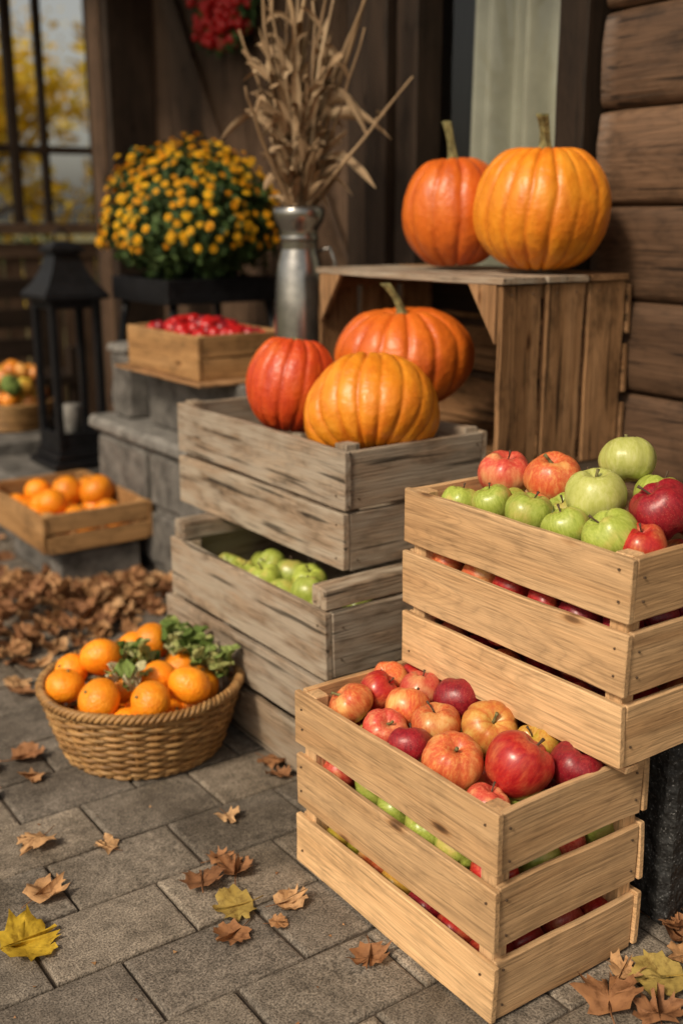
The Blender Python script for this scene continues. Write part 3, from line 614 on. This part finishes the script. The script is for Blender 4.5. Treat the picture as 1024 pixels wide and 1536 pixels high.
for k in range(9):
    rr=.12+.004*k; tube(mb,[(gt+rr*math.cos(a*math.pi/16),gs+rr*math.sin(a*math.pi/16),.31+k*.012) for a in range(33)],.007,'wick',6,gscale=3,caps=False)
mb.obj('wicker_basket')
mb=MB()
for i in range(30):
    a=i*2.4;q=.027*math.sqrt(i%15); apple(mb,(gt+q*math.cos(a),gs+q*math.sin(a),.42+.075*(i//15)+R.uniform(0,.05)-q*.3),R.uniform(.035,.05),R.choice(['ap_yel','ap_yel','pk_orange','ap_yg','kale']),8,tilt(1),True,.8,True,rings=10)
mb.obj('gourd_pile')
# ================================================================== MUM
mt,ms=loc(-.511,3.9); mz=1.09
mb=MB()
def quadleaf(mb,c,n,size,mat,rnd):
    n=n.normalized(); u=n.cross(Vector((R.uniform(-1,1),R.uniform(-1,1),R.uniform(-1,1)))).normalized(); v=n.cross(u); c=Vector(c)
    vs=[c-u*size*.5,c-u*size*.1+v*size*.28,c+u*size*.55,c-u*size*.1-v*size*.28+n*size*.1]
    mb.add(vs,[(0,1,2),(0,2,3)],mat,[(R.random()*20,0,0)]*4,rnd,None,False)
def mshape(a,e): return (1+.16*nz((math.cos(a)*2,math.sin(a)*2,e*2))+.08*nz((math.cos(a)*6,math.sin(a)*6,e*6)))
for i in range(6000):
    a=R.uniform(0,6.283); e=R.uniform(-.85,1); ce=math.sqrt(1-e*e); k=mshape(a,e)*R.uniform(.70,1.04)
    d=Vector((ce*math.cos(a),ce*math.sin(a),e)); p=Vector((mt+d.x*.295*k,ms+d.y*.295*k,mz+d.z*(.26 if e>0 else .22)*k))
    quadleaf(mb,p,d+Vector((R.uniform(-.8,.8),R.uniform(-.8,.8),R.uniform(-.4,.9))),R.uniform(.022,.042),'leafg',R.random())
o=mb.obj('chrysanthemum_plant'); mumroot=o
mb=MB(); pts=[]
tries=0
while len(pts)<480 and tries<14000:
    tries+=1; a=R.uniform(0,6.283); e=R.uniform(-.35,1)
    if e<.05 and R.random()<.6: continue
    if nz((math.cos(a)*3,math.sin(a)*3,e*3+9))<-.28: continue
    ce=math.sqrt(1-e*e); d=Vector((ce*math.cos(a),ce*math.sin(a),e))
    if any((d-q).length<.092 for q in pts): continue
    pts.append(d)
for d in pts:
    a=math.atan2(d.y,d.x); k=mshape(a,d.z)*R.uniform(.98,1.06); c=Vector((mt+d.x*.295*k,ms+d.y*.295*k,mz+d.z*(.26 if d.z>0 else .22)*k))
    n=(d+Vector((R.uniform(-.5,.5),R.uniform(-.5,.5),.35))).normalized(); u=n.cross(Vector((0,.3,1))).normalized(); v=n.cross(u); r=R.uniform(.012,.020); rn=R.random()
    for ring,(rr,up,cnt) in enumerate(((1,.15,11),(.7,.4,9),(.4,.6,6))):
        for q in range(cnt):
            t=2*math.pi*(q+ring*.5)/cnt; dr=u*math.cos(t)+v*math.sin(t); sd=n.cross(dr); w=r*.24
            vs=[c+dr*r*.1+n*r*.2,c+dr*r*rr*.6+sd*w+n*r*up*.8,c+dr*r*rr+n*r*up,c+dr*r*rr*.6-sd*w+n*r*up*.8]
            mb.add(vs,[(0,1,2,3)],'mumf',[(rn*20,q*.3,0)]*4,rn,None,False)
    ball(mb,c+n*r*.3,r*.22,'mumc',6,4)
mb.obj('flowers',mumroot)
mb=MB(); lathe(mb,(mt,ms,.86),[(0,0),(.13,0),(.16,.10),(.165,.10),(.165,.115),(.15,.115)],'black',24); mb.obj('pot',mumroot)
mb=MB()
plank(mb,(mt,ms,.845),(.44,.44,.03),'black'); 
for a in (-1,1):
    plank(mb,(mt+a*.21,ms,.875),(.02,.44,.07),'black'); plank(mb,(mt,ms+a*.21,.875),(.40,.02,.07),'black')
    for b in (-1,1):
        tube(mb,[(mt+a*.18,ms+b*.18,.85),(mt+a*.23,ms+b*.24,.455)],.014,'black',6)
    tube(mb,[(mt+a*.215,ms-.22,.58),(mt+a*.215,ms+.22,.58)],.010,'black',6)
mb.obj('plant_stand')
# ================================================================== JUG + CORN
jt,js=1.615,2.48; 
mb=MB()
lathe(mb,(jt,js,.657),[(0,0),(.066,0),(.070,.01),(.070,.10),(.068,.20),(.064,.28),(.058,.33),(.047,.37),(.044,.385),(.050,.39),(.052,.398),(.048,.405),(.052,.42),(.064,.44),(.068,.455),(.068,.47),(.062,.478),(.056,.474),(.05,.44),(.045,.3)],'jug',40)
tube(mb,[Vector((jt,js,1.02))+Vector((CA,-SA,0))*x+Vector((0,0,z)) for x,z in ((.05,.0),(.08,.01),(.095,-.03),(.09,-.08),(.064,-.10))],.005,'jug',8)
mb.obj('milk_jug')
mb=MB()
def ribbon(mb,pts,w,mat,rnd,tw=0):
    vs=[];g=[];m=len(pts); pts=[Vector(p) for p in pts]; o=R.uniform(-30,30); ref=Vector((R.uniform(-1,1),R.uniform(-1,1),.2)); sd=R.uniform(0,60)
    for i,p in enumerate(pts):
        d=(pts[min(i+1,m-1)]-pts[max(i-1,0)]).normalized(); s_=d.cross(ref).normalized(); s_=Matrix.Rotation(tw*i/m,3,d)@s_; nn=d.cross(s_); t=i/(m-1); ww=w*max(.06,math.sin(math.pi*min(1,.12+.88*t))**.6)*(1+.35*nz((t*5+sd,0,0)))
        for q in (-1,-.5,0,.5,1): vs.append(p+s_*ww*q+nn*(abs(q)*ww*.5+.3*ww*nz((t*6+sd,q*1.5,2)))); g.append((t*3+o,q*2+o,0))
    mb.add(vs,[(i*5+j,i*5+j+1,(i+1)*5+j+1,(i+1)*5+j) for i in range(m-1) for j in range(4)],mat,g,rnd)
right=Vector((CA,-SA,0)); back=Vector((SA,CA,0))
def stalk(tip,sag=.0,r=.005):
    b=Vector((jt,js,1.12))+right*R.uniform(-.035,.035)+back*R.uniform(-.03,.03); T=Vector((jt,js,1.12))+right*tip[0]+back*tip[1]+Vector((0,0,tip[2]))
    pts=[]; bow=right*R.uniform(-.02,.02)+Vector((0,0,sag))
    for i in range(12): t=i/11; pts.append(b.lerp(T,t)+bow*math.sin(math.pi*t)+Vector((nz((t*4,tip[0]*50,1)),nz((t*4,tip[0]*50,5)),0))*.012*t)
    tube(mb,[Vector((jt,js,.9))]+pts,[r]+[r*(1-.5*i/11)*(1.25 if i%4==0 else 1) for i in range(12)],'corn',6)
    return pts
tips=[(-.10,.0,.62),(-.15,.05,.45),(.09,0,.62),(.20,.05,.60),(.29,-.02,.33),(-.02,.1,.60),(.04,-.05,.50),(-.06,-.04,.52),(.13,.1,.45),(-.13,-.08,.30),(.17,-.05,.44),(.0,.06,.66),(.06,.1,.64),(-.04,.0,.66),(.11,-.04,.55),(.03,.0,.62),(-.07,.05,.60),(.24,.0,.66)]
for k,tp in enumerate(tips):
    p=stalk(tp,R.uniform(-.0,.02),R.uniform(.004,.0085))
    for q in range(2):
        i=R.randint(2,9); b=p[i]; a=R.uniform(0,6.28); ln=R.uniform(.08,.20); pr=[]; dp=R.uniform(.2,.8); up=R.uniform(.6,1.0)
        for j in range(10):
            t=j/9; pr.append(b+Vector((math.cos(a)*ln*.45*t,math.sin(a)*ln*.45*t,ln*(up*t-dp*t*t))))
        ribbon(mb,pr,R.uniform(.006,.012),'corn',R.random()*.8,R.uniform(-2,2))
for i in range(260):
    a=R.uniform(0,6.28); z=R.uniform(.0,.46); rr=R.uniform(.01,.075)*(.5+z*1.6); b=Vector((jt+math.cos(a)*rr,js+math.sin(a)*rr,1.12+z*.75)); ln=R.uniform(.06,.18); pr=[]
    up=R.uniform(.3,1.2); out=R.uniform(.05,.6); dr=R.uniform(0,.7)
    for j in range(9):
        t=j/8; pr.append(b+Vector((math.cos(a)*ln*out*t,math.sin(a)*ln*out*t,ln*(up*t-dr*t*t))))
    ribbon(mb,pr,R.uniform(.005,.014),'corn',R.random()*.85,R.uniform(-1.5,1.5))
for sx,zz,dz in ((-.20,.20,-.02),(.24,.21,-.03),(.20,.12,-.06),(-.14,.26,.06),(.14,.04,.0),(.17,.22,.02)):
    b=Vector((jt,js,1.12+zz)); pr=[b+right*sx*t*1.0+Vector((0,0,.10*math.sin(math.pi*t)*.5+dz*t)) for t in [j/11 for j in range(12)]]
    ribbon(mb,pr,.017,'corn',.8,1.2)
mb.obj('dried_corn_stalks')
mb=MB(); 
b=Vector((1.70,2.78,.66)); tube(mb,[b,b+right*.09+Vector((0,0,.5))],.012,'brownw',6); mb.obj('wooden_stake')
wt,ws,wz=2.23,3.93,1.885; mb=MB()
for i in range(230):
    a=R.uniform(0,6.28); rr=.095+R.uniform(-.065,.05); ball(mb,(wt+R.uniform(-.05,.02),ws+rr*math.cos(a)*1.45,wz+rr*math.sin(a)),R.uniform(.014,.022),'berry',8,6)
for i in range(360):
    a=R.uniform(0,6.28); rr=.10+R.uniform(-.055,.07); quadleaf(mb,(wt+R.uniform(-.03,.03),ws+rr*math.cos(a)*1.45,wz+rr*math.sin(a)),Vector((-1,R.uniform(-.8,.8),R.uniform(-.8,.8))),.05,'leafg',R.random())
mb.obj('berry_wreath')
# ================================================================== LEAVES
GL=[(-.545,1.761,.045,'leafb',.75),(-.418,1.739,.034,'leafb',.85),(-.219,1.852,.036,'leafb',.9),(-.225,1.70,.036,'leafb',.35),(-.183,1.655,.05,'leafb',.3),(-.235,1.615,.06,'leafb',.12),(-.505,1.589,.05,'leafb',.7),(-.163,1.571,.048,'leafyg',.4),(-.096,1.571,.042,'leafb',.8),(-.167,1.501,.046,'leafb',.3),(-.108,1.515,.024,'leafb',.5),(.045,1.452,.045,'leafb',.25),(-.505,1.455,.066,'leafy',.4),(.490,1.385,.058,'leafyg',.5),(.385,1.325,.066,'leafb',.3),(.56,1.589,.05,'leafb',.3),(.53,1.50,.045,'leafb',.15),(.58,1.53,.05,'leafb',.5),(-.678,2.078,.05,'leafb',.3),(-.151,2.075,.05,'leafb',.35),(-.79,2.47,.045,'leafb',.8),(-.72,2.02,.035,'leafb',.6),(-.70,1.93,.03,'leafb',.2),(.62,1.45,.05,'leafb',.4),(-1.3,1.9,.05,'leafb',.5),(-.9,1.2,.05,'leafb',.6),(.62,1.68,.05,'leafb',.6),(.50,1.56,.045,'leafb',.4),(-.75,2.4,.05,'leafb',.4),(.45,1.30,.05,'leafb',.2),(.55,1.44,.05,'leafb',.6),(-.12,2.0,.035,'leafb',.2),(-.62,2.0,.035,'leafb',.5),(.42,1.40,.035,'leafb',.75)]
mb=MB()
for x,y,sz,m,rn in GL: leaf(mb,(x,y,.001),sz*1.12,m,R.uniform(0,6.28) if m!='leafy' else -1.0,(R.uniform(-.15,.15),R.uniform(-.15,.15)),R.uniform(.4,.95) if m=='leafb' else .35,rn,True,1.0 if m!='leafb' else None,.45 if m!='leafb' else None)
for i in range(30):
    leaf(mb,(R.uniform(.50,.78),R.uniform(1.42,1.80),.001+R.uniform(0,.02)),R.uniform(.03,.05),'leafb',R.uniform(0,6.28),(R.uniform(-.4,.4),R.uniform(-.4,.4)),.7)
for i in range(90):
    x,y=R.uniform(-1.2,.3),R.uniform(1.2,2.9); s_=R.uniform(.003,.009); a=R.uniform(0,6.28)
    mb.add([(x,y,.002),(x+s_*math.cos(a),y+s_*math.sin(a),.004),(x+s_*math.cos(a+.9),y+s_*math.sin(a+.9),.002)],[(0,1,2)],'leafb',None,R.random(),None,False)
mb.obj('fallen_leaves',rot=False)
mb=MB()
def pile(n,cx,cy,rx,ry,h):
    for i in range(n):
        a=R.uniform(0,6.28); q=math.sqrt(R.random())*R.uniform(.8,1.15); x=cx+rx*q*math.cos(a); y=cy+ry*q*math.sin(a); hh=h*max(0,1-q*q)*(.7+.5*nz((x*6,y*6,0)))
        leaf(mb,(x,y,max(.002,hh*R.uniform(.4,1))),R.uniform(.028,.052),'leafb',R.uniform(0,6.28),(R.uniform(-.8,.8),R.uniform(-.8,.8)),.8,None,False) if hh>.01 else leaf(mb,(x,y,.002),R.uniform(.026,.042),'leafb',R.uniform(0,6.28),(R.uniform(-.3,.3),R.uniform(-.3,.3)),.6)
pile(450,-1.00,2.90,.44,.38,.14)
pile(170,-.62,3.12,.32,.17,.06)
pile(60,-1.3,3.3,.3,.4,.05)
mb.obj('leaf_pile',rot=False)
# ================================================================== GARDEN
def tree(x,y,h,mat,n,cr):
    mb=MB(); base=Vector((x,y,-.03)); topz=h*.55
    tr=[base+Vector((.05*math.sin(i),.04*math.cos(i*1.3),topz*i/6)) for i in range(7)]; tube(mb,tr,[.14-.012*i for i in range(7)],'bark',8)
    cl=[]
    for i in range(11):
        a=i*2.4; l=cr*R.uniform(.5,1); b=tr[3+i%4]; e=b+Vector((math.cos(a)*l,math.sin(a)*l,R.uniform(.2,1.0)*cr)); tube(mb,[b,b.lerp(e,.5)+Vector((0,0,.1)),e],[.05,.03,.012],'bark',5); cl.append((e,R.uniform(.35,.6)*cr)); cl.append((b.lerp(e,.6)+Vector((0,0,.2)),.3*cr))
    for i in range(n):
        c,r=R.choice(cl); d=Vector((R.gauss(0,1),R.gauss(0,1),R.gauss(0,.8))); p=c+d*r*.5
        quadleaf(mb,p,Vector((R.uniform(-1,1),R.uniform(-1,1),R.uniform(-1,1))),R.uniform(.10,.19),mat,R.random())
    mb.obj('autumn_tree',rot=False)
tree(-3.9,11.5,3.8,'gardeny',2400,1.2); tree(-2.0,14,5.4,'gardeny',2000,1.2); tree(-6.4,13,5,'gardeny',2400,2.0); tree(-7.5,20,6.5,'gardeny',2400,2.8)
mb=MB()
for i in range(3500):
    x=R.uniform(-9,-1); y=12+R.uniform(-.5,.5); z=R.uniform(0,.9)*(1+.2*nz((x,0,0))); quadleaf(mb,(x,y,z),Vector((R.uniform(-1,1),-1,R.uniform(-1,1))),.12,R.choice(['leafg','gardeny','leafg']),R.random())
mb.obj('hedge',rot=False)
# ================================================================== LIGHT
w=bpy.data.worlds.new("World"); scene.world=w; w.use_nodes=True; nt=w.node_tree
sky=nt.nodes.new('ShaderNodeTexSky'); sky.sky_type='NISHITA'; sky.sun_disc=False; sky.sun_elevation=math.radians(42); sky.sun_rotation=math.radians(220); sky.air_density=1.0; sky.dust_density=3.5
hs=nt.nodes.new('ShaderNodeHueSaturation'); hs.inputs['Saturation'].default_value=.4; L(nt,sky.outputs[0],hs.inputs['Color'])
tint=mix(nt,1.0,hs.outputs[0],(1.0,.92,.79),'MULTIPLY')
bg=nt.nodes['Background']; L(nt,tint,bg.inputs[0]); bg.inputs[1].default_value=.115
sd=bpy.data.lights.new('sun','SUN'); sd.energy=2.95; sd.angle=math.radians(10); sd.color=(1,.86,.67)
so=bpy.data.objects.new('sun',sd); scene.collection.objects.link(so)
el=math.radians(42); az=math.radians(220); sv=Vector((math.sin(az)*math.cos(el),math.cos(az)*math.cos(el),math.sin(el)))
so.rotation_euler=sv.to_track_quat('Z','Y').to_euler(); so.location=sv*20
# ================================================================== CAMERA
cd=bpy.data.cameras.new('camera'); cam=bpy.data.objects.new('camera',cd); scene.collection.objects.link(cam); scene.camera=cam
cam.location=(0,0,1.1); P=math.atan(438/1630); cam.rotation_euler=(math.pi/2-P,0,0)
cd.sensor_fit='VERTICAL'; cd.sensor_height=36; cd.lens=36*1630/1536; cd.clip_end=1500; cd.clip_start=.05
cd.dof.use_dof=True; cd.dof.focus_distance=1.66; cd.dof.aperture_fstop=2.2
